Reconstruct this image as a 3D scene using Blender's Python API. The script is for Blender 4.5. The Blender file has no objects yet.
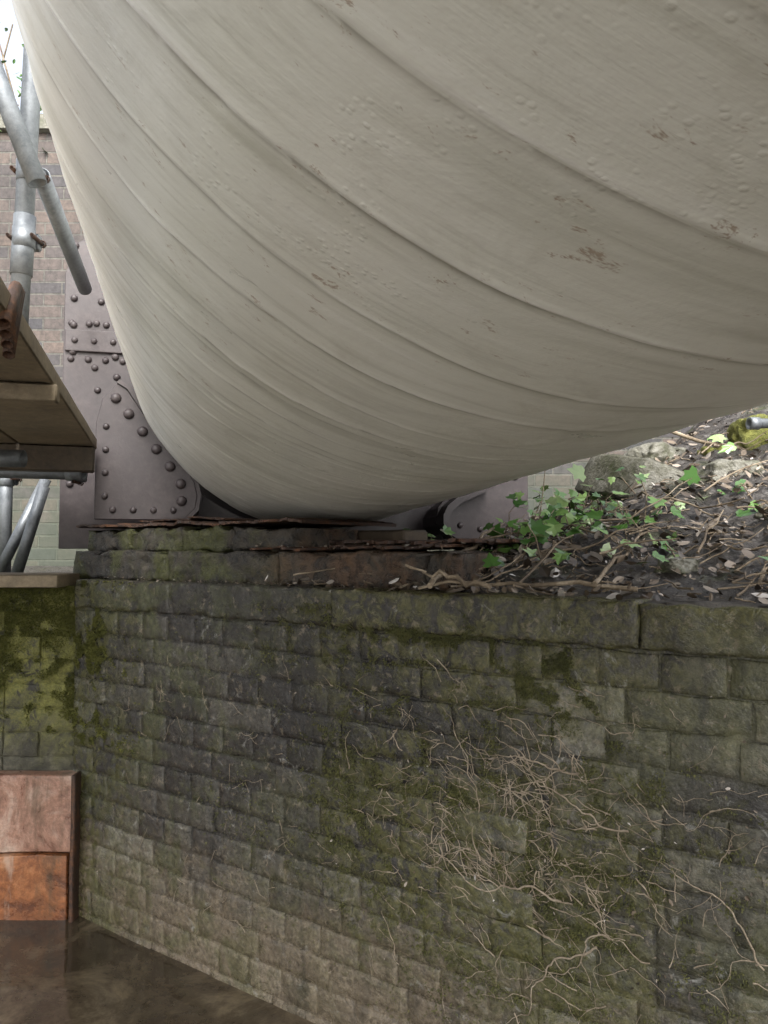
import bpy, math, random
import numpy as np
from mathutils import Vector, noise, Matrix
random.seed(7); np.random.seed(7)
D=1.44; R=0.68
scene=bpy.context.scene
W=Vector((.823,-.568,0)).normalized(); N=Vector((.568,.823,0)).normalized()
def wp(s,d,z): return W*s+N*(D+d)+Vector((0,0,z))
# ---------------------------------------------------------------- helpers
def link(o,parent=None):
    scene.collection.objects.link(o)
    if parent: o.parent=parent
    return o
def empty(name):
    e=bpy.data.objects.new(name,None); return link(e)
def mesh_obj(name,verts,faces,mat=None,parent=None,smooth=False,uv=None,col=None):
    me=bpy.data.meshes.new(name); me.from_pydata([tuple(v) for v in verts],[],faces); 
    if mat: me.materials.append(mat)
    if smooth: me.polygons.foreach_set('use_smooth',[True]*len(me.polygons))
    if uv is not None:
        l=me.uv_layers.new(name='UVMap'); idx=np.zeros(len(me.loops),dtype=np.int32); me.loops.foreach_get('vertex_index',idx)
        l.data.foreach_set('uv',np.array(uv,dtype=np.float32)[idx].ravel())
    if col is not None:
        a=me.attributes.new('rnd','FLOAT','POINT'); a.data.foreach_set('value',np.array(col,dtype=np.float32))
    me.update()
    return link(bpy.data.objects.new(name,me),parent)
class NT:
    def __init__(s,name):
        s.m=bpy.data.materials.new(name); s.m.use_nodes=True; s.t=s.m.node_tree; s.b=s.t.nodes['Principled BSDF']
    def n(s,typ,**k):
        nd=s.t.nodes.new(typ)
        for a,v in k.items(): setattr(nd,a,v)
        return nd
    def l(s,a,b): s.t.links.new(a,b)
    def val(s,inp,v):
        if isinstance(v,bpy.types.NodeSocket): s.l(v,inp)
        else: inp.default_value=v
    def coord(s,kind='Object'): return s.n('ShaderNodeTexCoord').outputs[kind]
    def mapping(s,vec,sc):
        m=s.n('ShaderNodeMapping'); s.l(vec,m.inputs[0]); m.inputs['Scale'].default_value=sc; return m.outputs[0]
    def noise(s,vec,scale,detail=4,rough=.6,dist=0,out='Fac'):
        nd=s.n('ShaderNodeTexNoise'); s.l(vec,nd.inputs['Vector']); nd.inputs['Scale'].default_value=scale
        nd.inputs['Detail'].default_value=detail; nd.inputs['Roughness'].default_value=rough; nd.inputs['Distortion'].default_value=dist
        return nd.outputs[out]
    def ramp(s,f,stops):
        r=s.n('ShaderNodeValToRGB'); s.l(f,r.inputs[0]); e=r.color_ramp.elements
        while len(e)<len(stops): e.new(.5)
        for i,(p,c) in enumerate(stops):
            e[i].position=p; e[i].color=(c if len(c)==4 else tuple(c)+(1,)) if isinstance(c,tuple) else (c,c,c,1)
        return r.outputs[0]
    def step(s,f,a,b):
        m=s.n('ShaderNodeMapRange'); m.interpolation_type='SMOOTHSTEP'; s.val(m.inputs['Value'],f)
        m.inputs['From Min'].default_value=a; m.inputs['From Max'].default_value=b
        return m.outputs[0]
    def math(s,op,a,b=0.0,clamp=False):
        m=s.n('ShaderNodeMath',operation=op); m.use_clamp=clamp; s.val(m.inputs[0],a); s.val(m.inputs[1],b); return m.outputs[0]
    def mix(s,f,a,b,mode='MIX'):
        m=s.n('ShaderNodeMix',data_type='RGBA',blend_type=mode); s.val(m.inputs[0],f)
        for i,v in ((6,a),(7,b)):
            if isinstance(v,tuple): v=v+(1,) if len(v)==3 else v
            s.val(m.inputs[i],v)
        return m.outputs[2]
    def bump(s,h,dist=.01,strength=1,normal=None):
        b=s.n('ShaderNodeBump'); s.l(h,b.inputs['Height']); b.inputs['Distance'].default_value=dist; b.inputs['Strength'].default_value=strength
        if normal is not None: s.l(normal,b.inputs['Normal'])
        return b.outputs[0]
    def set(s,**k):
        for a,v in k.items():
            a=a.replace('_',' ')
            if isinstance(v,tuple) and len(v)==3 and a!='Normal': v=v+(1,)
            s.val(s.b.inputs[a],v)
        return s.m
# ---------------------------------------------------------------- materials
def mat_tube():
    t=NT('weathered_white_paint'); c=t.coord('Object'); uvc=t.coord('UV')
    n1=t.noise(c,1.6,4,.62); n2=t.noise(c,9,5,.7,.6); n4=t.noise(c,3.2,5,.72,1.2)
    st=t.noise(t.mapping(uvc,(38,2.0,1)),1,6,.68)
    st2=t.noise(t.mapping(uvc,(9,.9,1)),1,4,.6)
    col=t.ramp(n1,[(.25,(.60,.61,.55)),(.5,(.70,.70,.64)),(.8,(.79,.79,.74))])
    col=t.mix(t.math('MULTIPLY',t.step(st,.5,.66),.40),col,(.46,.455,.39))
    col=t.mix(t.math('MULTIPLY',t.step(st,.46,.34),.32),col,(.84,.84,.81))
    col=t.mix(t.math('MULTIPLY',t.step(st2,.50,.68),.50),col,(.46,.46,.39))
    col=t.mix(t.math('MULTIPLY',t.step(n2,.52,.72),.35),col,(.50,.485,.42))
    col=t.mix(t.math('MULTIPLY',t.step(n4,.6,.78),.5),col,(.88,.885,.85))
    col=t.mix(t.math('MULTIPLY',t.step(n4,.44,.30),.35),col,(.47,.46,.40))
    a=t.n('ShaderNodeAttribute'); a.attribute_name='rnd'
    col=t.mix(t.math('MULTIPLY',t.step(a.outputs['Fac'],.5,.95),.9),col,(.92,.92,.90))  # seam ridge highlight painted as a pale line
    col=t.mix(t.math('MULTIPLY',t.step(a.outputs['Fac'],.5,0.05),t.math('MULTIPLY',t.step(n2,.25,.55),.85)),col,(.26,.245,.20))
    sp=t.noise(t.mapping(uvc,(2.6,1,1)),12,5,.85,.3); big=t.noise(c,2.3,1,.5)
    rm=t.math('MULTIPLY',t.step(sp,.60,.68),t.step(big,.5,.62))
    col=t.mix(t.math('MULTIPLY',rm,.7),col,(.28,.18,.11))
    n3=t.noise(c,55,3,.7)
    h=t.math('ADD',t.math('MULTIPLY',n2,.35),t.math('ADD',t.math('MULTIPLY',n3,.18),t.math('MULTIPLY',st,.3)))
    vor=t.n('ShaderNodeTexVoronoi'); t.l(c,vor.inputs['Vector']); vor.inputs['Scale'].default_value=130
    bl=t.math('MULTIPLY',t.step(vor.outputs['Distance'],.4,.1),t.step(n4,.57,.65))
    h=t.math('ADD',h,t.math('MULTIPLY',bl,.14))
    return t.set(Base_Color=col,Roughness=t.ramp(n2,[(.3,.26),(.7,.46)]),Normal=t.bump(h,.004,.6))
def mat_brick():
    t=NT('wet_engineering_brick'); uvn=t.coord('UV'); sep=t.n('ShaderNodeSeparateXYZ'); t.l(uvn,sep.inputs[0]); S=sep.outputs[0]; Z=sep.outputs[1]
    c=t.coord('Object'); a=t.n('ShaderNodeAttribute'); a.attribute_name='rnd'; r=a.outputs['Fac']
    nb=t.noise(c,2.6,3,.6); nm=t.noise(c,9,6,.74,.5); nf=t.noise(c,85,5,.8); ng=t.noise(c,26,6,.76,.8)
    run=t.noise(t.mapping(uvn,(14,2.2,1)),1,5,.7)
    base=t.ramp(r,[(0,(.030,.028,.027)),(.35,(.050,.047,.042)),(.65,(.074,.070,.059)),(.88,(.10,.097,.083)),(1,(.17,.165,.145))])
    base=t.mix(.9,base,t.ramp(nm,[(.32,(.22,.22,.22)),(.5,(.85,.85,.84)),(.72,(1.8,1.75,1.6))]),'MULTIPLY')
    base=t.mix(.85,base,t.ramp(nf,[(.35,(.30,.30,.30)),(.65,(1.8,1.76,1.65))]),'MULTIPLY')
    wob=t.math('ADD',S,t.math('MULTIPLY',t.math('SUBTRACT',nm,.5),.9))
    wobz=t.math('ADD',Z,t.math('MULTIPLY',t.math('SUBTRACT',nm,.5),.7))
    silt=t.math('MULTIPLY',t.step(wobz,-.74,-1.0),.72)
    base=t.mix(silt,base,t.ramp(nf,[(.35,(.075,.057,.037)),(.65,(.23,.185,.125))]))
    alg=t.math('MULTIPLY',t.step(wob,-1.0,-.45),t.step(nb,.36,.6))
    base=t.mix(t.math('MULTIPLY',alg,.6),base,t.ramp(ng,[(.35,(.035,.040,.015)),(.65,(.15,.15,.07))]))
    dk=t.math('MULTIPLY',t.math('MULTIPLY',t.step(wob,-2.4,-1.9),t.step(wob,-.55,-.9)),t.step(wobz,-.88,-.4))
    base=t.mix(t.math('MULTIPLY',dk,.74),base,(.014,.012,.011))
    # soot / seepage streak below the saddle
    sk=t.math('MULTIPLY',t.math('MULTIPLY',t.step(wob,-1.45,-1.2),t.step(wob,-.8,-1.0)),t.step(Z,-.95,-.5))
    base=t.mix(t.math('MULTIPLY',sk,.6),base,(.008,.007,.007))
    base=t.mix(t.math('MULTIPLY',t.step(run,.50,.66),.6),base,(.014,.013,.010))
    sl_=t.math('MULTIPLY',t.step(wob,-.9,-1.7),t.step(t.noise(c,5,5,.75,.6),.46,.60))
    base=t.mix(t.math('MULTIPLY',sl_,.55),base,t.ramp(nf,[(.35,(.026,.031,.010)),(.65,(.085,.092,.032))]))
    m1=t.math('MULTIPLY',t.math('MULTIPLY',t.step(wob,-1.35,-.95),t.step(wob,-.20,-.55)),t.step(ng,.40,.54))
    m2=t.math('MULTIPLY',m1,t.math('MAXIMUM',t.step(wobz,-.42,-.24),t.math('MULTIPLY',t.step(wobz,-.38,-.5),t.step(wobz,-1.02,-.8))))
    left=t.math('MULTIPLY',t.step(wob,-1.70,-2.2),t.step(ng,.42,.56))
    top=t.math('MULTIPLY',t.step(Z,-.2,-.12),t.math('MULTIPLY',t.step(ng,.38,.54),t.step(wob,-1.5,-.8)))
    ms=t.math('MAXIMUM',m2,t.math('MAXIMUM',left,top))
    base=t.mix(t.math('MULTIPLY',ms,.85),base,t.ramp(nf,[(.35,(.026,.027,.008)),(.65,(.105,.10,.028))]))
    n5=t.noise(c,48,4,.75,.5)
    base=t.mix(t.math('MULTIPLY',t.step(n5,.57,.66),.5),base,(.21,.175,.125))
    base=t.mix(t.math('MULTIPLY',t.step(t.noise(c,15,5,.8,1.0),.60,.68),.45),base,(.30,.30,.28))
    rough=t.ramp(ng,[(.35,.12),(.55,.32),(.75,.58)])
    h=t.math('ADD',t.math('MULTIPLY',nf,.35),nm)
    return t.set(Base_Color=base,Roughness=rough,Normal=t.bump(h,.010,.9))
def mat_simple(name,stops,scale=12,rough=(.4,.7),bump=.003,metal=0,detail=5,dist=.4,spec=.5):
    t=NT(name); c=t.coord('Object'); n=t.noise(c,scale,detail,.7,dist); n2=t.noise(c,scale*6,4,.75)
    f=t.math('ADD',t.math('MULTIPLY',n,.62),t.math('MULTIPLY',n2,.38))
    col=t.ramp(f,stops)
    return t.set(Base_Color=col,Roughness=t.ramp(n,[(.3,rough[0]),(.7,rough[1])]),Normal=t.bump(f,bump,.9),Metallic=metal,Specular_IOR_Level=spec)
def mat_leaf(name,stops,rough):
    t=NT(name); g=t.n('ShaderNodeNewGeometry'); r=g.outputs['Random Per Island']
    return t.set(Base_Color=t.ramp(r,stops),Roughness=rough)
def mat_backbrick():
    t=NT('blue_brick_masonry'); c=t.coord('UV'); b=t.n('ShaderNodeTexBrick'); t.l(c,b.inputs['Vector'])
    b.inputs['Scale'].default_value=1; b.inputs['Brick Width'].default_value=.225; b.inputs['Row Height'].default_value=.075; b.inputs['Mortar Size'].default_value=.006
    b.inputs['Mortar Smooth'].default_value=.3
    b.inputs['Color1'].default_value=(.040,.038,.042,1); b.inputs['Color2'].default_value=(.11,.080,.062,1); b.inputs['Mortar'].default_value=(.10,.095,.08,1)
    o=t.coord('Object'); n=t.noise(o,3,5,.7); n2=t.noise(o,30,5,.75)
    col=t.mix(.9,b.outputs['Color'],t.ramp(n2,[(.35,(.4,.4,.4)),(.65,(1.2,1.2,1.2))]),'MULTIPLY')
    col=t.mix(.7,col,t.ramp(n,[(.35,(.4,.4,.42)),(.65,(1.1,1.1,1.1))]),'MULTIPLY')
    sep=t.n('ShaderNodeSeparateXYZ'); t.l(o,sep.inputs[0])
    g=t.math('MULTIPLY',t.step(t.math('ADD',sep.outputs[2],n),1.3,.6),.6)
    col=t.mix(g,col,(.035,.05,.028))
    h=t.math('SUBTRACT',t.math('MULTIPLY',n2,.3),b.outputs['Fac'])
    return t.set(Base_Color=col,Roughness=.65,Normal=t.bump(h,.006,.8))
def mat_pad():
    t=NT('rust_stained_wet_masonry'); c=t.coord('Object'); n=t.noise(c,5,5,.72,.6); n2=t.noise(c,28,6,.76,.5); n3=t.noise(c,90,4,.8)
    sep=t.n('ShaderNodeSeparateXYZ'); t.l(c,sep.inputs[0]); X=sep.outputs[0]
    col=t.ramp(n2,[(.35,(.008,.007,.006)),(.5,(.026,.022,.017)),(.68,(.085,.072,.053))])
    ms=t.math('MULTIPLY',t.step(n,.44,.58),t.step(X,-.15,-.5))
    col=t.mix(t.math('MULTIPLY',ms,.85),col,t.ramp(n3,[(.35,(.022,.026,.006)),(.65,(.08,.085,.02))]))
    ru=t.math('MULTIPLY',t.step(X,-.45,-.1),t.step(n,.42,.62))
    col=t.mix(t.math('MULTIPLY',ru,.75),col,t.ramp(n2,[(.35,(.022,.012,.007)),(.65,(.16,.085,.04))]))
    h=t.math('ADD',n2,t.math('MULTIPLY',n3,.3))
    return t.set(Base_Color=col,Roughness=t.ramp(n2,[(.35,.14),(.65,.5)]),Normal=t.bump(h,.014,.9))
def mat_pier():
    t=NT('mossy_pier_brick'); c=t.coord('Object'); n=t.noise(c,4,5,.72,.8); n2=t.noise(c,22,6,.76,.5); n3=t.noise(c,90,4,.8)
    sep=t.n('ShaderNodeSeparateXYZ'); t.l(c,sep.inputs[0]); Z=t.math('ADD',sep.outputs[2],t.math('MULTIPLY',t.math('SUBTRACT',n,.5),.7))
    col=t.ramp(n2,[(.35,(.028,.026,.018)),(.5,(.065,.062,.043)),(.68,(.16,.15,.11))])
    ms=t.math('MULTIPLY',t.step(Z,-.68,-.44),t.step(n2,.36,.48))
    col=t.mix(t.math('MULTIPLY',ms,.88),col,t.ramp(n3,[(.35,(.08,.085,.016)),(.65,(.23,.225,.055))]))
    h=t.math('ADD',n2,t.math('MULTIPLY',n3,.3))
    return t.set(Base_Color=col,Roughness=t.ramp(n2,[(.35,.35),(.65,.9)]),Normal=t.bump(h,.014,.9))
def mat_stain(name,stops):
    t=NT(name); c=t.coord('Object'); n=t.noise(c,5,6,.75,1.0); n2=t.noise(c,60,4,.8); v=t.noise(t.mapping(c,(9,9,2)),1,5,.7)
    col=t.ramp(n,stops)
    col=t.mix(.6,col,t.ramp(n2,[(.35,(.55,.55,.55)),(.65,(1.3,1.3,1.3))]),'MULTIPLY')
    col=t.mix(t.math('MULTIPLY',t.step(v,.52,.66),.6),col,(.06,.045,.025))
    col=t.mix(t.math('MULTIPLY',t.step(v,.44,.34),.4),col,(.42,.36,.30))
    h=t.math('ADD',n,t.math('MULTIPLY',n2,.25))
    return t.set(Base_Color=col,Roughness=t.ramp(n,[(.35,.22),(.65,.55)]),Normal=t.bump(h,.006,.8))
M_tube=mat_tube(); M_brick=mat_brick(); M_back=mat_backbrick(); M_padbrick=mat_pad(); M_mossbrick=mat_pier()
M_iron=mat_simple('brown_painted_iron',[(.35,(.028,.022,.023)),(.52,(.046,.037,.038)),(.7,(.08,.067,.066))],6,(.34,.55),.0018,spec=.4)
M_rust=mat_simple('rusty_iron',[(.35,(.014,.010,.008)),(.5,(.045,.022,.013)),(.68,(.16,.07,.03))],14,(.5,.8),.005)
M_galv=mat_simple('galvanised_steel',[(.35,(.12,.133,.147)),(.65,(.25,.27,.285))],14,(.38,.6),.0008,.6)
M_wood=mat_simple('scaffold_timber',[(.35,(.12,.092,.06)),(.5,(.20,.16,.105)),(.68,(.31,.255,.175))],9,(.6,.8),.002)
M_dkwood=mat_simple('dark_timber',[(.35,(.04,.030,.021)),(.65,(.12,.092,.062))],9,(.6,.8),.003)
M_soil=mat_simple('wet_soil',[(.35,(.010,.009,.007)),(.5,(.03,.025,.019)),(.7,(.09,.078,.057))],9,(.3,.65),.02)
M_stone=mat_simple('mossy_stone',[(.35,(.045,.055,.02)),(.47,(.10,.098,.072)),(.65,(.23,.225,.20))],7,(.4,.75),.02)
M_moss=mat_simple('moss',[(.35,(.055,.062,.010)),(.5,(.115,.12,.022)),(.7,(.22,.22,.055))],22,(.8,.95),.02)
M_mosst=mat_simple('moss_fibre',[(.35,(.035,.038,.011)),(.5,(.075,.078,.022)),(.7,(.14,.135,.045))],30,(.8,.95),.001)
M_root=mat_simple('dry_root_bark',[(.35,(.13,.10,.07)),(.5,(.24,.195,.14)),(.68,(.42,.36,.28))],22,(.7,.9),.001)
M_twig=mat_simple('twig_bark',[(.35,(.045,.032,.022)),(.5,(.15,.115,.075)),(.68,(.38,.32,.24))],8,(.7,.9),.001)
M_ivy=mat_leaf('ivy_leaf',[(0,(.03,.075,.018)),(.4,(.06,.14,.03)),(.75,(.12,.22,.055)),(1,(.26,.34,.16))],.22)
M_dead=mat_leaf('dead_leaf',[(0,(.025,.019,.015)),(.35,(.075,.055,.038)),(.65,(.16,.125,.09)),(.88,(.30,.26,.22)),(1,(.5,.48,.46))],.4)
M_sand=mat_stain('red_sandstone',[(.36,(.16,.075,.05)),(.48,(.30,.17,.12)),(.56,(.38,.25,.19)),(.66,(.46,.36,.29))])
M_sandlow=mat_stain('iron_stained_sandstone',[(.36,(.10,.035,.014)),(.48,(.24,.09,.033)),(.56,(.32,.14,.06)),(.68,(.42,.25,.15))])
def mat_water():
    t=NT('murky_water'); c=t.coord('Object'); n=t.noise(c,9,3,.6,.8); n2=t.noise(c,5,6,.75,.4)
    return t.set(Base_Color=t.ramp(n2,[(.35,(.028,.021,.014)),(.5,(.055,.043,.028)),(.66,(.12,.095,.062))]),Roughness=.025,IOR=1.5,Normal=t.bump(n,.010,.2))
M_water=mat_water()
def mat_ground():
    t=NT('ground_mud'); c=t.coord('Object'); n=t.noise(c,3,5,.68,.4); n2=t.noise(c,24,6,.76,.5)
    col=t.ramp(n2,[(.35,(.014,.012,.011)),(.5,(.045,.039,.034)),(.66,(.15,.14,.13))])
    col=t.mix(t.math('MULTIPLY',t.step(n,.55,.66),.7),col,(.055,.065,.022))
    uvn=t.coord('UV'); sep=t.n('ShaderNodeSeparateXYZ'); t.l(uvn,sep.inputs[0])
    bounce_bank=t.step(sep.outputs[1],-2.7,-2.9)
    col=t.mix(bounce_bank,col,t.ramp(n2,[(.3,(.40,.39,.36)),(.7,(.56,.55,.52))]))  # unseen far bank made pale to bounce light up under the pipe
    h=t.math('ADD',n2,t.math('MULTIPLY',n,.6))
    return t.set(Base_Color=col,Roughness=t.ramp(n2,[(.35,.18),(.65,.6)]),Normal=t.bump(h,.03,.9))
M_ground=mat_ground()
# ---------------------------------------------------------------- brick builder
class Bricks:
    def __init__(s): s.v=[];s.f=[];s.uv=[];s.c=[]
    def add(s,s0,s1,z0,z1,d0,depth,fn=wp,rnd=None,nx=8,nz=4,rough=.0016,edge=.0022,wear=1.0):
        rnd=random.random() if rnd is None else rnd
        b=len(s.v); seed=random.random()*50
        tilt=random.uniform(-.003,.003)
        xs=[s0,s0+edge]+[s0+edge+(s1-s0-2*edge)*i/nx for i in range(1,nx)]+[s1-edge,s1]
        zs=[z0,z0+edge]+[z0+edge+(z1-z0-2*edge)*i/nz for i in range(1,nz)]+[z1-edge,z1]
        nX=len(xs);nZ=len(zs)
        def put(x,z,d): s.v.append(fn(x,d,z)); s.uv.append((x,z)); s.c.append(rnd)
        for j,z in enumerate(zs):
            for i,x in enumerate(xs):
                bd=(i in(0,nX-1))+(j in(0,nZ-1))
                n=noise.noise(Vector((x*14+seed,z*14,seed)))+.5*noise.noise(Vector((x*45,z*45+seed,3)))
                near=(i<=1 or i>=nX-2)or(j<=1 or j>=nZ-2)
                jx=jz=0
                if near:
                    jx=(noise.noise(Vector((x*30,z*30,seed+9))))*.003*wear; jz=(noise.noise(Vector((x*22+7,z*22,seed))))*.004*wear
                chip=max(0,noise.noise(Vector((x*20+seed,z*20,4)))-.25)*.012*wear if near else 0
                put(x+jx,z+jz,d0+tilt*(x-s0)/(s1-s0)+n*rough+(edge*.8 if bd else 0)+chip)
        for j in range(nZ-1):
            for i in range(nX-1):
                a=b+j*nX+i; s.f.append((a,a+1,a+nX+1,a+nX))
        ring=[i for i in range(nX)]+[j*nX+nX-1 for j in range(1,nZ)]+[(nZ-1)*nX+i for i in range(nX-2,-1,-1)]+[j*nX for j in range(nZ-2,0,-1)]
        bb=len(s.v)
        for q in ring:
            x,z=s.uv[b+q]; put(x,z,d0+depth)
        L=len(ring)
        for k in range(L):
            k2=(k+1)%L; s.f.append((b+ring[k2],b+ring[k],bb+k,bb+k2))
    def build(s,name,mat,parent): return mesh_obj(name,s.v,s.f,mat,parent,True,s.uv,s.c)
# ---------------------------------------------------------------- canal wall
wall=empty('brick_retaining_wall')
B=Bricks(); S0,S1=-2.17,3.0
z=-.19; k=0
while z>-1.35:
    z1=z-.070; hdr=(k%2==0); L=.112 if hdr else .226
    x=S0-random.uniform(0,.03)
    if not hdr: x-=.056
    while x<S1:
        l=L*random.uniform(.96,1.04)
        a=max(x,S0)
        if x+l-a>.03:
            g=random.uniform(.003,.006)
            B.add(a+g/2,min(x+l,S1)-g/2,z1+.0022,z-.0022,random.uniform(-.002,.0025),.05,nx=5 if hdr else 9,nz=4)
        x+=l
    z=z1; k+=1
B.build('bricks',M_brick,wall)
C=Bricks(); xs=[S0,-1.72,-1.14,-.42,.25,.85,1.4,1.9,2.5,S1]
for i,(a,b) in enumerate(zip(xs[:-1],xs[1:])):
    d0=-.004 if b<-1.0 else -.016
    C.add(a+.0012,b-.0012,-.186,-.10+random.uniform(-.003,.003),d0,.34,rnd=random.uniform(.1,.3),nx=70,nz=8,rough=.006,edge=.005,wear=1.6)
C.build('coping_stones',M_brick,wall)
v=[];f=[]
nx=200;nd=14
for j in range(nd+1):
    for i in range(nx+1):
        s=S0+(S1-S0)*i/nx; d=(.004 if s<-1.14 else -.008)+.35*j/nd
        v.append(wp(s,d,-.101+.006*noise.noise(Vector((s*9,d*9,1)))-(.008 if j==0 else 0)))
for j in range(nd):
    for i in range(nx): a=j*(nx+1)+i; f.append((a,a+1,a+nx+2,a+nx+1))
mesh_obj('wall_top',v,f,M_soil,wall,True)
mv=[];mf=[];mu=[];mc=[]
nx=500;nz=120
for j in range(nz+1):
    for i in range(nx+1):
        s=S0+(S1-S0)*i/nx; z=-1.35+(1.17)*j/nz
        mv.append(wp(s,.0040+.0032*noise.noise(Vector((s*30,z*30,0)))+.0014*noise.noise(Vector((s*90,z*90,0))),z)); mu.append((s,z)); mc.append(.12)
for j in range(nz):
    for i in range(nx): a=j*(nx+1)+i; mf.append((a,a+1,a+nx+2,a+nx+1))
mesh_obj('dirt_filled_joints',mv,mf,M_brick,wall,True,mu,mc)
# ---------------------------------------------------------------- box helper
import bmesh
def box_geo(p0,ex,ey,ez):
    vs=[p0+ex*i+ey*j+ez*k for k in(0,1) for j in(0,1) for i in(0,1)]
    return vs,[(0,2,3,1),(4,5,7,6),(0,1,5,4),(2,6,7,3),(0,4,6,2),(1,3,7,5)]
def rough_box(name,p0,ex,ey,ez,mat,parent,res=.03,amp=.004,bev=.006):
    vs,fs=box_geo(Vector(p0),Vector(ex),Vector(ey),Vector(ez))
    o=mesh_obj(name,vs,fs,mat,parent)
    bm=bmesh.new(); bm.from_mesh(o.data)
    bmesh.ops.bevel(bm,geom=bm.edges[:],offset=bev,segments=2,affect='EDGES')
    for _ in range(6):
        le=[e for e in bm.edges if e.calc_length()>res*1.8]
        if not le: break
        bmesh.ops.subdivide_edges(bm,edges=le,cuts=1,use_grid_fill=True)
    bmesh.ops.triangulate(bm,faces=[q for q in bm.faces if len(q.verts)>4])
    for q in bm.verts:
        c=q.co
        q.co=c+Vector((noise.noise(c*9),noise.noise(c*9+Vector((5,5,5))),noise.noise(c*9+Vector((9,1,3)))))*amp+Vector((noise.noise(c*35),noise.noise(c*35+Vector((5,5,5))),noise.noise(c*35+Vector((9,1,3)))))*amp*.4
    for q in bm.faces: q.smooth=True
    bmesh.ops.recalc_face_normals(bm,faces=bm.faces[:])
    bm.to_mesh(o.data); bm.free()
    m=o.modifiers.new('wn','WEIGHTED_NORMAL'); m.keep_sharp=True
    return o
# ---------------------------------------------------------------- pier at left
pier=empty('mossy_brick_pier')
PB=Bricks()
def pf(x,d,z): return Vector((x,2.43+d,z))
z=-.125;k=0
while z>-1.3:
    x=-.965
    while x>-3:
        l=.225 if k%2 else .112
        PB.add(x-l+.002,x-.002,z-.0725,z-.002,random.uniform(-.003,.003),.1,fn=pf,nx=5,nz=3,rough=.003,wear=1.5); x-=l
    z-=.075;k+=1
PB.build('bricks',M_mossbrick,pier)
rough_box('core',(-3,2.436,-1.4),(2.03,0,0),(0,1.2,0),(0,0,1.28),M_mossbrick,pier,.08)
blk=empty('sandstone_block')
rough_box('upper_course',(-1.9,2.375,-.925),(.955,0,0),(0,.05,0),(0,0,.235),M_sand,blk,.03,.003,.004)
rough_box('lower_course',(-1.9,2.365,-1.3),(.945,0,0),(0,.06,0),(0,0,.372),M_sandlow,blk,.03,.004,.004)
rough_box('corner_strip',(-.944,2.35,-1.3),(.014,0,0),(0,.07,0),(0,0,.615),M_rust,blk,.03,.003,.003)
# ---------------------------------------------------------------- bearing pad
pad=empty('bearing_pad')
P=Bricks()
x=-2.3
while x<-.86:
    l=random.uniform(.25,.5); P.add(x+.001,min(x+l,-.84)-.001,-.10,-.012,.075,.3,nx=24,nz=8,rough=.012,edge=.006,wear=3); x+=l
x=-2.3
while x<-1.55:
    l=random.uniform(.2,.25); P.add(x+.001,x+l-.001,-.010,.064+random.uniform(-.010,.004),.13+random.uniform(-.01,.01),.3,nx=16,nz=6,rough=.012,edge=.006,wear=4); x+=l
P.build('masonry',M_padbrick,pad)
def sheet(name,s0,s1,d0,d1,z,mat,parent,amp=.006,res=.02):
    v=[];f=[];nx=int((s1-s0)/res);nd=max(2,int((d1-d0)/res))
    for j in range(nd+1):
        for i in range(nx+1):
            s=s0+(s1-s0)*i/nx; d=d0+(d1-d0)*j/nd
            v.append(wp(s,d,z+amp*noise.noise(Vector((s*11,d*11,z)))+amp*.5*noise.noise(Vector((s*40,d*40,z)))))
    for j in range(nd):
        for i in range(nx): a=j*(nx+1)+i; f.append((a,a+1,a+nx+2,a+nx+1))
    return mesh_obj(name,v,f,mat,parent,True)
sheet('lower_top',-2.3,-.845,.085,.9,-.016,M_padbrick,pad,.01)
sheet('upper_top',-2.3,-1.5,.14,.6,.058,M_padbrick,pad)
rough_box('gap_shade_block',wp(-1.86,.46,-.02),W*.62,N*.14,Vector((0,0,.075)),M_dkwood,pad,.04,.004,.006)  # dark block added to stand in for the shaded gap under the pipe
# ---------------------------------------------------------------- ground sheet
def sstep(a,b,x):
    t=min(1,max(0,(x-a)/(b-a))); return t*t*(3-2*t)
def H(s,d):
    if d<.06: 
        if d>-2.5: return -1.42
        return -1.42+sstep(-2.5,-2.8,d)*.62
    sl=.37*sstep(-1.65,-.5,s)
    z=-.115+sl*min(d-.04,3.2)
    z+=(.03*noise.noise(Vector((s*3,d*3,0)))+.026*noise.noise(Vector((s*11,d*11,2)))+.014*noise.noise(Vector((s*35,d*35,2))))*sstep(.04,.3,d)*(.3+.7*sstep(-1.6,-1.0,s))
    return z
def axis(lo,hi,fine0,fine1,st):
    a=list(np.arange(fine0,fine1,st)); x=fine0;g=st
    L=[]
    while x>lo: g*=1.5; x-=g; L.append(max(x,lo))
    Rr=[];x=fine1;g=st
    while x<hi: g*=1.5; Rr.append(min(x,hi)); x+=g
    Rr.append(hi)
    return L[::-1]+a+Rr
sa=axis(-200,200,-2.6,1.2,.015); da=axis(-200,200,-.1,3.2,.015)
da=sorted(set([round(q,4) for q in da]+[-2.5,-2.6,-2.7,-2.8,.055,.065]))
gv=[];gf=[];gu=[]
for d in da:
    for s in sa: gv.append(wp(s,d,H(s,d))); gu.append((s,d))
nx=len(sa)
for j in range(len(da)-1):
    for i in range(nx-1): a=j*nx+i; gf.append((a,a+1,a+nx+1,a+nx))
mesh_obj('ground',gv,gf,M_ground,None,True,gu)
v=[wp(-200,-2.66,-1.118),wp(200,-2.66,-1.118),wp(200,.01,-1.118),wp(-200,.01,-1.118)]
mesh_obj('water',v,[(0,1,2,3)],M_water)
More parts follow.
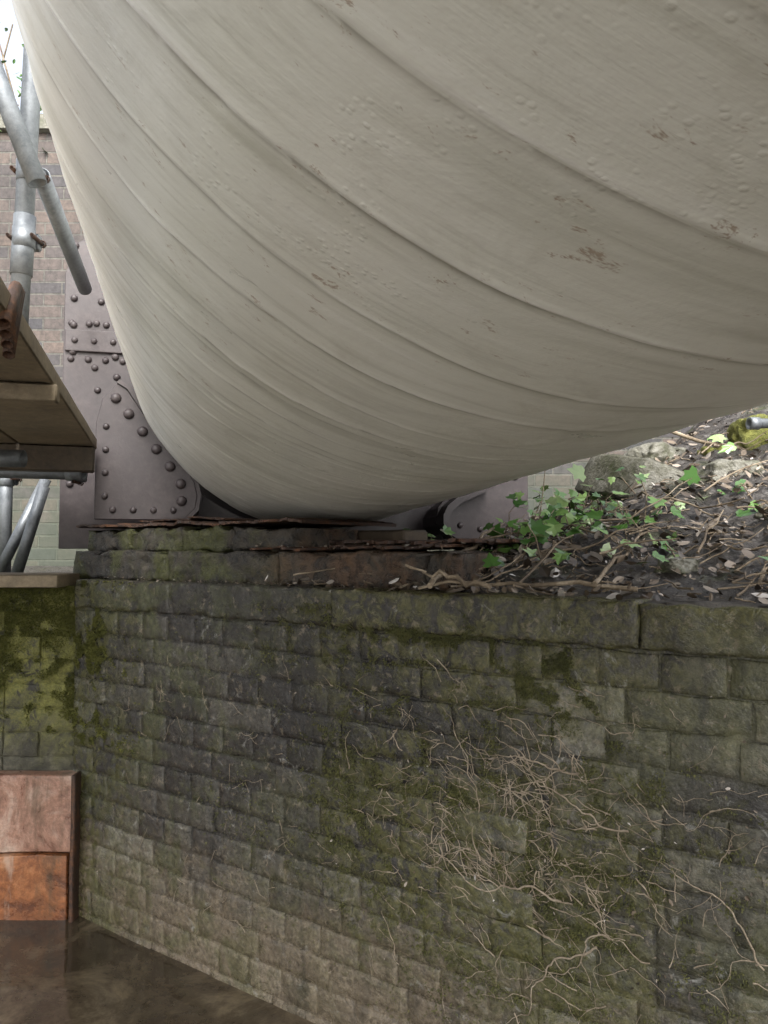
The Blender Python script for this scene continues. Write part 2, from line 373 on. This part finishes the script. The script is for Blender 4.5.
# ---------------------------------------------------------------- back wall
bw=empty('background_brick_wall')
def backwall(x0,x1,y,z0,z1,th):
    vs,fs=box_geo(Vector((x0,y,z0)),Vector((x1-x0,0,0)),Vector((0,th,0)),Vector((0,0,z1-z0)))
    o=mesh_obj('masonry',vs,fs,M_back,bw)
    l=o.data.uv_layers.new(name='UVMap')
    for lp in o.data.loops:
        c=o.data.vertices[lp.vertex_index].co; l.data[lp.index].uv=(c.x+c.y,c.z)
    return o
backwall(-6,7,4.7,-.4,2.6,.45)
rough_box('coping',(-6,4.66,2.603),(13,0,0),(0,.53,0),(0,0,.1),M_stone,bw,.2)
# ---------------------------------------------------------------- tube
a=Vector((-.248,1,-.0325)).normalized(); r=a.cross(Vector((0,0,1))).normalized(); u=r.cross(a).normalized()
c0=r*(.657*R)+u*(1.236*R)
def tp(t,th,rad): return c0+a*t+(r*math.cos(th)+u*math.sin(th))*rad
def loc(t,sx,zz): return c0+a*t+r*(sx*R)+u*(zz*R)
TE=4.12*R
tube=empty('large_wrapped_pipe')
ts=np.concatenate([np.arange(-7,-.4,.05),np.arange(-.4,TE,.004)]); nth=420
th=np.linspace(0,2*np.pi,nth,endpoint=False)
T,TH=np.meshgrid(ts,th,indexing='ij')
seams=[];q=-7
while q<TE-.03:
    q+=random.choice([.15,.14,.135,.145,.09]) if q<.9 else random.choice([.075,.11,.10,.085,.05]); seams.append(q)
rad=np.full(T.shape,R); grime_highlight=np.full(T.shape,.5)
for i,q in enumerate(seams):
    rs=np.random.RandomState(i); ph=rs.rand(6)*6.28
    pos=q+.012*np.sin(TH+ph[0])+.006*np.sin(2*TH+ph[1])+.0015*np.sin(7*TH+ph[2])+.0006*np.sin(23*TH+ph[3])
    dd=T-pos; hgt=rs.uniform(.0009,.0020); k=rs.uniform(.5,1)
    rad+=hgt*np.where(dd<0,np.exp(dd/.06),0)
    rad+=.0013*k*(1+np.sin(11*TH+ph[4])*.5+.4*np.sin(37*TH+ph[5]))*np.exp(-(dd/.004)**2)
    grime_highlight+=.5*k*np.exp(-(dd/.0035)**2)*(.7+.3*np.sin(13*TH+ph[1]))  # raised values paint a ridge highlight; lowered ones are the grime line
    grime_highlight-=.5*k*np.where(dd>.004,np.exp(-(dd-.004)/.007),0)
rad+=.003*np.sin(3*TH+T*2)+.0020*np.sin(5*TH-T*3.1)+.0010*np.sin(9*TH+T*7)+.0005*np.sin(17*TH-T*19)
for i in range(26):
    rs=np.random.RandomState(100+i); t0=rs.uniform(-.2,2.5);th0=rs.uniform(3.4,5.4);L=rs.uniform(.03,.12);sl=rs.uniform(-.4,.4)
    dth=(TH-th0-sl*(T-t0)-.02*np.sin((T-t0)*40+i)); 
    rad+=rs.uniform(.0006,.0016)*np.exp(-(dth*R/.005)**2)*np.exp(-((T-t0)/L)**4)
X=c0.x+a.x*T+(r.x*np.cos(TH)+u.x*np.sin(TH))*rad
Y=c0.y+a.y*T+(r.y*np.cos(TH)+u.y*np.sin(TH))*rad
Zc=c0.z+a.z*T+(r.z*np.cos(TH)+u.z*np.sin(TH))*rad
V=np.stack([X.ravel(),Y.ravel(),Zc.ravel()],1); nt=len(ts)
I=np.arange(nt-1)[:,None]*nth; J=np.arange(nth)[None,:]; J2=(J+1)%nth
F=np.stack([(I+J),(I+J2),(I+J2+nth),(I+J+nth)],-1).reshape(-1,4)
me=bpy.data.meshes.new('wrapped_shell'); me.vertices.add(len(V)); me.vertices.foreach_set('co',V.ravel())
me.loops.add(F.size); me.loops.foreach_set('vertex_index',F.ravel().astype(np.int32)); me.polygons.add(len(F))
me.polygons.foreach_set('loop_start',np.arange(0,F.size,4,dtype=np.int32)); me.polygons.foreach_set('loop_total',np.full(len(F),4,dtype=np.int32))
me.update(calc_edges=True); me.polygons.foreach_set('use_smooth',[True]*len(F))
at=me.attributes.new('rnd','FLOAT','POINT'); at.data.foreach_set('value',np.clip(grime_highlight,0,1).ravel().astype(np.float32))
uvl=me.uv_layers.new(name='UVMap'); uvarr=np.stack([T.ravel(),TH.ravel()],1).astype(np.float32)[F.ravel()]; uvl.data.foreach_set('uv',uvarr.ravel())
me.materials.append(M_tube); link(bpy.data.objects.new('wrapped_shell',me),tube)
def lathe(name,t0,t1,r0,mat,parent,n=96,r1=None):
    v=[];f=[]
    prof=[(t0,r0*.9),(t0,r0),(t1,r0 if r1 is None else r1),(t1,r0*.9)]
    for (t,rr) in prof:
        for i in range(n): v.append(tp(t,2*math.pi*i/n,rr))
    for k in range(3):
        for i in range(n): f.append((k*n+i,k*n+(i+1)%n,(k+1)*n+(i+1)%n,(k+1)*n+i))
    return mesh_obj(name,v,f,mat,parent,True)
lathe('iron_main',TE-.02,7.2*R,R*.965,M_iron,tube)
# ---------------------------------------------------------------- saddle
saddle=empty('riveted_iron_saddle')
def plate(name,pts,t,thick,mat=M_iron,bev=.003):
    n=len(pts); v=[loc(t,*p) for p in pts]+[loc(t+thick,*p) for p in pts]
    f=[tuple(range(n)),tuple(range(2*n-1,n-1,-1))]+[(i,i+n,(i+1)%n+n,(i+1)%n) for i in range(n)]
    o=mesh_obj(name,v,f,mat,saddle)
    m=o.modifiers.new('b','BEVEL'); m.width=bev; m.segments=2; m.limit_method='ANGLE'
    return o
rv=[];rf=[]
def rivet(t,sx,zz,rad=.017):
    b=len(rv); n=12; rings=[(1,0),(.92,.35),(.7,.62),(.38,.78)]
    cpt=loc(t,sx,zz)
    for (q,h) in rings:
        for i in range(n):
            an=2*math.pi*i/n; rv.append(cpt+(r*math.cos(an)+u*math.sin(an))*rad*q-a*rad*h)
    rv.append(cpt-a*rad*.82)
    for k in range(3):
        for i in range(n): rf.append((b+k*n+i,b+k*n+(i+1)%n,b+(k+1)*n+(i+1)%n,b+(k+1)*n+i))
    for i in range(n): rf.append((b+3*n+i,b+3*n+(i+1)%n,b+4*n))
def arc(r0,a0,a1,n): return [(r0*math.cos(math.radians(a0+(a1-a0)*i/n)),r0*math.sin(math.radians(a0+(a1-a0)*i/n))) for i in range(n+1)]
tf=4.12*R; tw=4.42*R
LF=[(-1.15,-.96),(-1.15,-.46),(-1.12,-.33),(-1.05,-.25),(-1.0,-.28),(-.90,-.43),(-.79,-.57),(-.70,-.68),(-.655,-.76),(-.64,-.83),(-.65,-.90),(-.70,-.95),(-.77,-.96)]
plate('foot_plate',[(p[0]*1.0,p[1]) for p in LF],tf+.012,.02)
line=[(-1.055,-.33),(-.99,-.41),(-.92,-.50),(-.85,-.59),(-.78,-.68),(-.725,-.77),(-.72,-.86)]
for p in line: rivet(tf+.011,*p,.019)
for i in range(4): rivet(tf+.011,-1.10,-.48-.12*i,.012)
for i in range(4): rivet(tf+.011,-1.06+.1*i,-.91,.012)
RFp=[(1.22,-1.06),(1.22,-.56),(1.05,-.64),(.92,-.72),(.80,-.78),(.72,-.82),(.67,-.88),(.66,-.97),(.71,-1.06)]
plate('foot_plate_2',RFp,tf-.02,.02)
for p in [(1.14,-.70),(1.14,-.84),(1.14,-.98),(.80,-.98),(.92,-1.0)]: rivet(tf-.021,*p,.012)
def strip(name,pts,t0,t1,th=.012):
    v=[];f=[]
    for i,p in enumerate(pts):
        q0=Vector(pts[max(0,i-1)]);q1=Vector(pts[min(len(pts)-1,i+1)]); tn=(q1-q0).normalized(); nn=Vector((-tn.y,tn.x))*th/R
        for tt,off in ((t0,0),(t0,1),(t1,1),(t1,0)): v.append(loc(tt,p[0]+nn.x*off,p[1]+nn.y*off))
    for i in range(len(pts)-1):
        for k in range(4): f.append((i*4+k,i*4+(k+1)%4,i*4+4+(k+1)%4,i*4+4+k))
    f.append((0,1,2,3)); f.append(tuple(len(v)-1-k for k in range(4)))
    return mesh_obj(name,v,f,M_iron,saddle,False)
strip('toe_flange',LF[3:],tf+.002,tf+.16,.014)
toe=[(.95,-.74),(.84,-.79),(.75,-.83),(.69,-.88),(.665,-.93),(.665,-.98),(.69,-1.03),(.76,-1.07)]
strip('toe_flange_2',toe,tf-.10,tf+.16,.026)
WL=[(-1.36,-1.1),(-1.36,.42),(-1.30,.60),(-1.2,.66)]+arc(1.0,150,268,24)+[(-.03,-1.1)]
WR=[(0.0,-1.1)]+arc(1.0,272,390,24)+[(1.05,.62),(1.07,.42),(1.07,-1.1)]
plate('web_plate',WL,tw,.025); plate('web_plate_2',WR,tw,.025)
plate('cover_strip',[(-1.35,-.02),(-1.35,.10),(-1.03,.10),(-1.03,-.02)],tw-.014,.012)
for zz in (.14,-.06):
    for i in range(4): rivet(tw-.001,-1.32+.09*i,zz,.013)
for i in range(3): rivet(tw-.015,-1.30+.1*i,.04,.012)
for i in range(9): rivet(tw-.001,-1.31,-.75+.14*i if i<4 else -.62+.15*i,.014)
for an in range(152,230,6): rivet(tw-.001,1.09*math.cos(math.radians(an)),1.09*math.sin(math.radians(an)),.014)
for an in range(155,205,6): rivet(tw-.001,1.20*math.cos(math.radians(an)),1.20*math.sin(math.radians(an)),.013)
mesh_obj('rivets',rv,rf,M_iron,saddle,True)
def jag_plate(name,s0,s1,d0,d1,z,th,mat,parent,amp=.02,n=120):
    v=[];f=[]
    for i in range(n+1):
        s=s0+(s1-s0)*i/n; e=amp*(noise.noise(Vector((s*18,z*9,4)))+.7*noise.noise(Vector((s*60,1,z))))
        zz=z+.010*noise.noise(Vector((s*8,2,z)))+.006*noise.noise(Vector((s*40,2,z)))
        tt=th*(.6+.7*abs(noise.noise(Vector((s*50,7,z)))))
        v+= [wp(s,d0+e,zz),wp(s,d0+e,zz+tt),wp(s,d1,zz+th),wp(s,d1,zz)]
    for i in range(n):
        for k in range(4): f.append((i*4+k,i*4+(k+1)%4,i*4+4+(k+1)%4,i*4+4+k))
    f.append((3,2,1,0)); b=4*n; f.append((b,b+1,b+2,b+3))
    return mesh_obj(name,v,f,mat,parent)
bed=empty('corroded_bed_plate')
jag_plate('plate',-2.35,-1.36,.13,.6,.070,.010,M_rust,bed,.03)
jag_plate('plate_2',-1.42,-.80,.28,.8,.012,.012,M_rust,bed,.05)
jag_plate('flake',-1.28,-.95,.16,.45,.0,.008,M_rust,bed,.07)
jag_plate('flake_3',-1.50,-1.30,.10,.3,-.006,.008,M_rust,bed,.08)
jag_plate('flake_2',-2.1,-1.7,.18,.4,.088,.004,M_rust,bed,.05)
# ---------------------------------------------------------------- scaffold
scaf=empty('scaffold')
def tubeseg(name,p,q,rad=.0242,mat=M_galv,parent=None,n=24):
    p=Vector(p);q=Vector(q);d=(q-p).normalized(); x=d.orthogonal().normalized(); y=d.cross(x)
    v=[];f=[]
    for rr,e in ((rad,p),(rad,q),(rad*.86,q),(rad*.86,p)):
        for i in range(n): an=2*math.pi*i/n; v.append(e+(x*math.cos(an)+y*math.sin(an))*rr)
    for k in range(4):
        k2=(k+1)%4
        for i in range(n): f.append((k*n+i,k*n+(i+1)%n,k2*n+(i+1)%n,k2*n+i))
    return mesh_obj(name,v,f,mat,parent,True)
def coupler(p,axis_=(0,0,1)):
    p=Vector(p);d=Vector(axis_).normalized()
    tubeseg('coupler_band',p-d*.028,p+d*.028,.029,M_galv,scaf)
    x=d.cross(Vector((0,1,0)));  x=x.normalized() if x.length>.1 else Vector((1,0,0)); y=d.cross(x)
    for sg in (-1,1):
        b=p+x*sg*.032
        tubeseg('coupler_bolt',b-y*.04,b+y*.025,.0055,M_rust,scaf,8); tubeseg('coupler_nut',b-y*.045,b-y*.035,.010,M_rust,scaf,6)
    rough_box('coupler_body',p-x*.03-y*.045-d*.022,x*.06,y*.025,d*.044,M_galv,scaf,.05,.0005,.004)
sx,sy=-.93,2.0
tubeseg('standard',(sx-.04,sy,.40),(sx+.03,sy,2.6),parent=scaf)
coupler((sx-.018,sy,1.0)); coupler((sx-.025,sy,.82))
tubeseg('sleeve',(sx-.030,sy,.72),(sx-.023,sy,.88),.028,parent=scaf)
tubeseg('brace',(-.885,1.92,.93),(-1.12,1.88,1.55),parent=scaf)
tubeseg('brace_2',(-.94,2.06,1.02),(-1.075,2.72,.93),.0242,parent=scaf)
tubeseg('ledger',(-1.0,2.55,.25),(-2.2,2.7,.29),parent=scaf)
tubeseg('transom',(-.99,2.1,.245),(-2.2,2.1,.265),parent=scaf)
tubeseg('inner_standard',(-1.48,3.0,-.1),(-1.48,3.0,.5),parent=scaf)
tubeseg('brace_3',(-1.28,2.9,.26),(-1.42,2.8,-.13),.02,parent=scaf)
tubeseg('brace_4',(-1.22,2.75,.22),(-1.30,2.72,-.10),.02,parent=scaf)
coupler((-1.03,2.56,.252),(1,0,0)); coupler((-1.48,3.0,.27))
bd=Vector((-.29,1,0)).normalized(); bn=Vector((-bd.y,bd.x,0))
e0=Vector((-.50,.95,.335))
for i in range(5):
    rough_box('board',e0+bn*(.232*i)-bd*.9,bd*2.63,bn*.226,Vector((0,0,.038)),M_wood,scaf,.12,.001,.003)
rough_box('end_beam',e0+bd*1.62-Vector((0,0,.085)),bd*.06,bn*1.2,Vector((0,0,.083)),M_dkwood,scaf,.08,.002,.004)
rough_box('batten',e0+bd*.62+Vector((0.01,0,-.04)),bd*.04,bn*1.2,Vector((0,0,.038)),M_wood,scaf,.08,.002,.004)
for i in range(4):
    tubeseg('rusty_clip',e0+bd*(.12+.012*i)+Vector((-.0,0,-.02-.012*i)),e0+bd*(.2+.01*i)+Vector((0,0,.06)),.009,M_rust,scaf,8)
rough_box('scaffold_plank',(-2.4,2.36,-.122),(1.40,0,0),(0,.23,0),(0,0,.04),M_wood,None,.1,.001,.003)
# ---------------------------------------------------------------- curves
def curves(name,lines,mat,parent=None,res=1):
    cu=bpy.data.curves.new(name,'CURVE'); cu.dimensions='3D'; cu.bevel_depth=1.0; cu.bevel_resolution=res; cu.use_fill_caps=True
    for pts,rads in lines:
        sp=cu.splines.new('POLY'); sp.points.add(len(pts)-1)
        for i,(p,q) in enumerate(zip(pts,rads)): sp.points[i].co=(p[0],p[1],p[2],1); sp.points[i].radius=q
    cu.materials.append(mat); o=bpy.data.objects.new(name,cu); return link(o,parent)
lines=[]
def root(s,z,ang,L,r0,depth=0):
    n=int(L/.008); pts=[];rads=[];k=random.random()*99; a0=ang
    for i in range(n):
        t=i/n
        pts.append(wp(s,-.0015-r0*.6-.002*max(0,noise.noise(Vector((s*20,z*20,k)))),z)); rads.append(max(.0004,r0*(1-.75*t)*random.uniform(.8,1.15)))
        ang+=random.gauss(0,.30)+.15*(a0-ang)
        s+=math.cos(ang)*.008; z+=math.sin(ang)*.008
        if z>-.2 or z<-1.10: break
        if depth<2 and random.random()<.09: root(s,z,ang+random.choice([-1,1])*random.uniform(.5,1.2),L*(1-t)*.6,r0*.6*(1-.5*t),depth+1)
    if len(pts)>3: lines.append((pts,rads))
for i in range(420):
    s=random.gauss(-.68,.19); z=random.gauss(-.58,.13)
    root(s,z,random.choice([0,math.pi])+random.gauss(-.25,.7),random.uniform(.02,.12),random.uniform(.0005,.0016))
for i in range(9):
    root(random.uniform(-.8,-.1),random.uniform(-.85,-.4),math.pi+random.gauss(0,.5),random.uniform(.2,.4),random.uniform(.0016,.0026))
for i in range(200):
    root(random.uniform(-1.9,.4),random.uniform(-1.0,-.3),random.uniform(0,6.28),random.uniform(.02,.08),random.uniform(.0005,.001))
curves('dried_ivy_roots',lines,M_root)
def tufts(name,pts,mat,size=(.003,.009),nrm=-N):
    v=[];f=[]
    for p in pts:
        for _ in range(3):
            d=(nrm*random.uniform(.4,1)+Vector((random.gauss(0,.6),random.gauss(0,.6),random.gauss(0,.6)))).normalized(); L=random.uniform(*size)
            x=d.orthogonal().normalized(); x.rotate(Matrix.Rotation(random.random()*6.28,3,d)); x*=L*.28; b=len(v)
            v+= [p-x,p+x,p+d*L+x*.3+Vector((0,0,-L*.3))]; f.append((b,b+1,b+2))
    return mesh_obj(name,v,f,mat)
pts=[]
for i in range(150000):
    s=random.gauss(-.72,.30); z=random.choice([random.gauss(-.62,.15),random.gauss(-.22,.08)]); 
    if not -1.08<z<-.13: continue
    n=.6*noise.noise(Vector((s*5,z*5,7)))+.9*noise.noise(Vector((s*24,z*24,3)))+.5*noise.noise(Vector((s*70,z*70,3)))
    if z>-.36 and s>-.5: continue
    if n>.0+random.random()*.5: pts.append(wp(s,-.001 if z<-.19 else -.012,z))
tufts('wall_moss',pts[:34000],M_mosst,(.002,.006))
pts=[]
for i in range(60000):
    x=random.uniform(-1.6,-.96); z=random.uniform(-.67,-.12); 
    n=.8*noise.noise(Vector((x*5,z*5,1)))+.9*noise.noise(Vector((x*22,z*22,3)))+1.1*(z+.40)/.3
    if n>-.1+random.random()*.4: pts.append(Vector((x,2.428,z)))
for i in range(20000):
    s=-2.17+abs(random.gauss(0,.12)); z=random.uniform(-.6,-.1)
    n=.8*noise.noise(Vector((s*8,z*8,1)))+.9*noise.noise(Vector((s*30,z*30,3)))
    if n>.1+random.random()*.4: pts.append(wp(s,-.002,z))
tufts('pier_moss',pts[:36000],M_moss,(.003,.008),nrm=Vector((0,-1,.2)))
# ---------------------------------------------------------------- leaves, twigs
def leafmesh(name,items,mat,shape):
    v=[];f=[]
    for p,nm,dr,sz in items:
        nm=nm.normalized(); y=(dr-nm*dr.dot(nm)).normalized(); x=y.cross(nm); b=len(v); cr=random.uniform(-.35,.35); cu=random.uniform(-.5,.5)
        wd=random.uniform(.6,1.2)
        v.append(p)
        for (px,py) in shape:
            v.append(p+x*px*sz*wd*random.uniform(.85,1.15)+y*py*sz+nm*sz*(abs(px)*cr+cu*py*py*.5))
        n=len(shape)
        for i in range(n): f.append((b,b+1+i,b+1+(i+1)%n))
    return mesh_obj(name,v,f,mat)
IVY=[(0,-.05),(.28,-.12),(.55,.05),(.35,.28),(.48,.55),(.2,.6),(0,1.0),(-.2,.6),(-.48,.55),(-.35,.28),(-.55,.05),(-.28,-.12)]
OV=[(0,0),(.2,.2),(.3,.5),(.18,.85),(0,1.05),(-.18,.85),(-.3,.5),(-.2,.2)]
def gpt(s,d,h=0): return wp(s,d,H(s,d)+h)
def sd(x,y): return x*.823-y*.568, x*.568+y*.823-D
it=[];stems=[]
for (px,py,n,spread,ht) in [(.50,2.3,48,.10,.10),(.52,2.0,44,.10,.08),(.40,1.95,28,.09,.06),(.62,2.1,20,.1,.05),(.30,1.85,10,.08,.04),(.60,1.7,14,.12,.03),(.14,2.5,12,.05,.12),(.85,1.9,7,.1,.02),(1.1,2.2,8,.15,.03)]:
    s0,d0=sd(px,py)
    for i in range(n):
        s=random.gauss(s0,spread); d=max(.08,random.gauss(d0,spread)); h=abs(random.gauss(0,ht*.6))+.015
        p=gpt(s,d,h)
        it.append((p,Vector((random.gauss(0,.5),random.gauss(-.5,.5),1)),Vector((random.gauss(0,1),random.gauss(0,1),random.gauss(-.3,.3))),random.uniform(.024,.052)))
        if i%3==0: 
            g=gpt(s+random.uniform(-.05,.05),max(.08,d+random.uniform(-.05,.05)),0); stems.append(([g,(g+p)/2+Vector((random.uniform(-.02,.02),0,.02)),p],[.002,.0016,.001]))
ivy=empty('ivy_plant'); leafmesh('leaves',it,M_ivy,IVY).parent=ivy; curves('stems',stems,M_twig,ivy)
it=[]
for i in range(7000):
    s=random.uniform(-1.45,.9) ; d=.02+abs(random.gauss(0,.9))
    if s<-1.0 and random.random()<.6: continue
    it.append((gpt(s,max(d,.07),random.uniform(.004,.02)) if d>.07 else wp(s,d,-.09+random.random()*.01),Vector((random.gauss(0,.6),random.gauss(-.2,.6),1)),Vector((random.gauss(0,1),random.gauss(0,1),0)),random.choice([.008,.012,.018,.03])*random.uniform(.7,1.4)))
leafmesh('leaf_litter',it,M_dead,OV)
it=[]
for i in range(300):
    s=random.gauss(-.62,.35); z=random.gauss(-.6,.2)
    if not(-1.05<z<-.2) or s<-2.1: continue
    it.append((wp(s,-.003,z),-N+Vector((random.gauss(0,.5),random.gauss(0,.5),random.gauss(0,.5))),Vector((random.gauss(0,1),random.gauss(0,1),random.gauss(0,1))),random.choice([.004,.005,.006,.010])*random.uniform(.7,1.3)))
for i in range(260):
    s=random.uniform(-1.5,-.85); d=random.uniform(.08,.5)
    it.append((wp(s,d,.0+random.random()*.012),Vector((random.gauss(0,.4),random.gauss(0,.4),1)),Vector((random.gauss(0,1),random.gauss(0,1),0)),random.uniform(.005,.014)))
for i in range(200):
    s=random.uniform(-2.1,-.85); d=random.uniform(.0,.07)
    it.append((wp(s,d,-.094+random.random()*.004),Vector((random.gauss(0,.4),random.gauss(0,.4),1)),Vector((random.gauss(0,1),random.gauss(0,1),0)),random.uniform(.004,.010)))
leafmesh('scattered_debris',it,M_dead,OV)
tl=[]
for i in range(700):
    s=random.uniform(-1.25,.9); d=.03+abs(random.gauss(0,.7)); L=random.choice([.03,.05,.08,.12,.2])*random.uniform(.6,1.2); an=random.gauss(.5,.9); r0=random.uniform(.0008,.002)+L*.007
    n=7; pts=[];cz=random.uniform(0,.03); tilt=random.gauss(0,.25)
    for k in range(n):
        q=k/(n-1)-.5; ss=s+math.cos(an)*L*q+random.gauss(0,.003); dd=max(.0,d+math.sin(an)*L*q+random.gauss(0,.003))
        pts.append(wp(ss,dd,max(H(ss,max(dd,.07)),-.1)+.006+r0+cz+tilt*L*(q+.5)*.6))
    tl.append((pts,[r0*(1-.6*k/n) for k in range(n)]))
curves('fallen_twigs',tl,M_twig)
tl=[]
for (p,q,rr) in [((.10,1.66,-.08),(.30,2.1,.05),.007),((.50,1.5,-.07),(.08,1.70,-.08),.006),((1.3,2.2,.35),(.9,2.3,.15),.010),((.9,2.6,.42),(1.25,2.3,.24),.008),((.42,1.52,-.07),(.66,1.9,.05),.005),((.7,1.45,-.08),(.95,1.75,.1),.005),((.22,1.62,-.08),(.05,1.72,-.04),.006)]:
    p=Vector(p);q=Vector(q); n=12
    tl.append(([p.lerp(q,i/(n-1))+Vector((random.gauss(0,.005),random.gauss(0,.005),random.gauss(0,.005))) for i in range(n)],[rr*(1-.5*i/n) for i in range(n)]))
curves('broken_branch',tl,M_twig)
def rock(name,p,sc,mat,seed,rot=0):
    bm=bmesh.new(); bmesh.ops.create_icosphere(bm,subdivisions=5,radius=1)
    for q in bm.verts:
        c=q.co.copy(); m=max(abs(c.x),abs(c.y),abs(c.z)); c=c.lerp(c/m,.55)
        k=1+.22*noise.noise(c*1.3+Vector((seed,0,0)))+.08*noise.noise(c*4+Vector((seed,0,0)))+.03*noise.noise(c*12)
        q.co=Vector((c.x*sc[0],c.y*sc[1],c.z*sc[2]))*k
        q.co.rotate(Matrix.Rotation(rot,3,'Z')); q.co+=Vector(p)
    me=bpy.data.meshes.new(name); bm.to_mesh(me); bm.free(); me.materials.append(mat); me.polygons.foreach_set('use_smooth',[True]*len(me.polygons))
    return link(bpy.data.objects.new(name,me))
rough_box('stone_block',(.70,2.22,.14),(.20,.02,-.07),(-.08,.3,.05),(.06,-.02,.12),M_stone,None,.03,.010,.008)
rock('mossy_boulder',(1.20,2.45,.34),(.08,.07,.08),M_moss,1)
rock('mossy_boulder',(1.04,2.40,.26),(.05,.05,.06),M_moss,2)
rock('mossy_boulder',(1.34,2.65,.36),(.12,.1,.08),M_stone,5)
rock('stone',(1.0,2.2,.20),(.08,.06,.05),M_stone,8)
rock('stone',(.93,2.6,.29),(.09,.07,.06),M_stone,21,.4)
rock('stone',(.95,1.8,.07),(.07,.05,.03),M_stone,9,.5)
rock('stone',(.62,1.62,-.04),(.05,.035,.02),M_stone,11,.8)
rock('stone',(.80,1.50,-.06),(.06,.03,.015),M_stone,13,.3)
hp=empty('handrail_pipe')
tubeseg('pipe',(1.10,2.30,.375),(2.3,2.42,.39),.015,M_galv,hp); tubeseg('end_collar',(1.10,2.30,.375),(1.13,2.303,.3753),.019,M_galv,hp)
tubeseg('post',(1.9,2.38,.2),(1.9,2.38,.37),.015,M_galv,hp)
it=[];st=[]
for k in range(14):
    cx=random.uniform(-4,-1.9); cy=random.uniform(5.2,6.5); base=Vector((cx,cy,1.2)); 
    for b in range(12):
        tip=base+Vector((random.gauss(0,.5),random.gauss(0,.4),random.uniform(.8,2.2))); st.append(([base,base.lerp(tip,.5)+Vector((random.gauss(0,.1),0,0)),tip],[.02,.012,.004]))
        for l in range(30):
            q=base.lerp(tip,random.uniform(.4,1.05))+Vector((random.gauss(0,.12),random.gauss(0,.12),random.gauss(0,.12)))
            it.append((q,Vector((random.gauss(0,1),random.gauss(0,1),1)),Vector((random.gauss(0,1),random.gauss(0,1),0)),random.uniform(.03,.07)))
sh=empty('overgrown_shrub'); o=leafmesh('shrub_leaves',it,M_ivy,OV); o.parent=sh; curves('shrub_branches',st,M_twig,sh)
# ---------------------------------------------------------------- world, sun, camera
w=bpy.data.worlds.new('World'); scene.world=w; w.use_nodes=True; nt_=w.node_tree; bg=nt_.nodes['Background']
sky=nt_.nodes.new('ShaderNodeTexSky'); sky.sky_type='NISHITA'; sky.sun_disc=False
el=math.radians(44); az=math.radians(172)
sky.sun_elevation=el; sky.sun_rotation=az; sky.air_density=1.0; sky.dust_density=6.0
hs=nt_.nodes.new('ShaderNodeHueSaturation'); hs.inputs['Saturation'].default_value=.30; hs.inputs['Value'].default_value=3.3
nt_.links.new(sky.outputs[0],hs.inputs['Color']); nt_.links.new(hs.outputs[0],bg.inputs[0]); bg.inputs[1].default_value=.15
sl=bpy.data.lights.new('sun','SUN'); sl.energy=3.6; sl.angle=math.radians(22); sl.color=(1,.965,.92)
so=link(bpy.data.objects.new('sun',sl)); dirv=Vector((math.sin(az)*math.cos(el),math.cos(az)*math.cos(el),math.sin(el)))
so.rotation_euler=dirv.to_track_quat('Z','Y').to_euler()
cam=bpy.data.cameras.new('camera'); cam.sensor_width=36; cam.lens=27.0; cam.clip_start=.02; cam.clip_end=1000
co=link(bpy.data.objects.new('camera',cam)); co.rotation_euler=(math.radians(90+2.68),0,0); scene.camera=co
scene.view_settings.view_transform='Standard'; scene.view_settings.look='None'; scene.view_settings.exposure=0
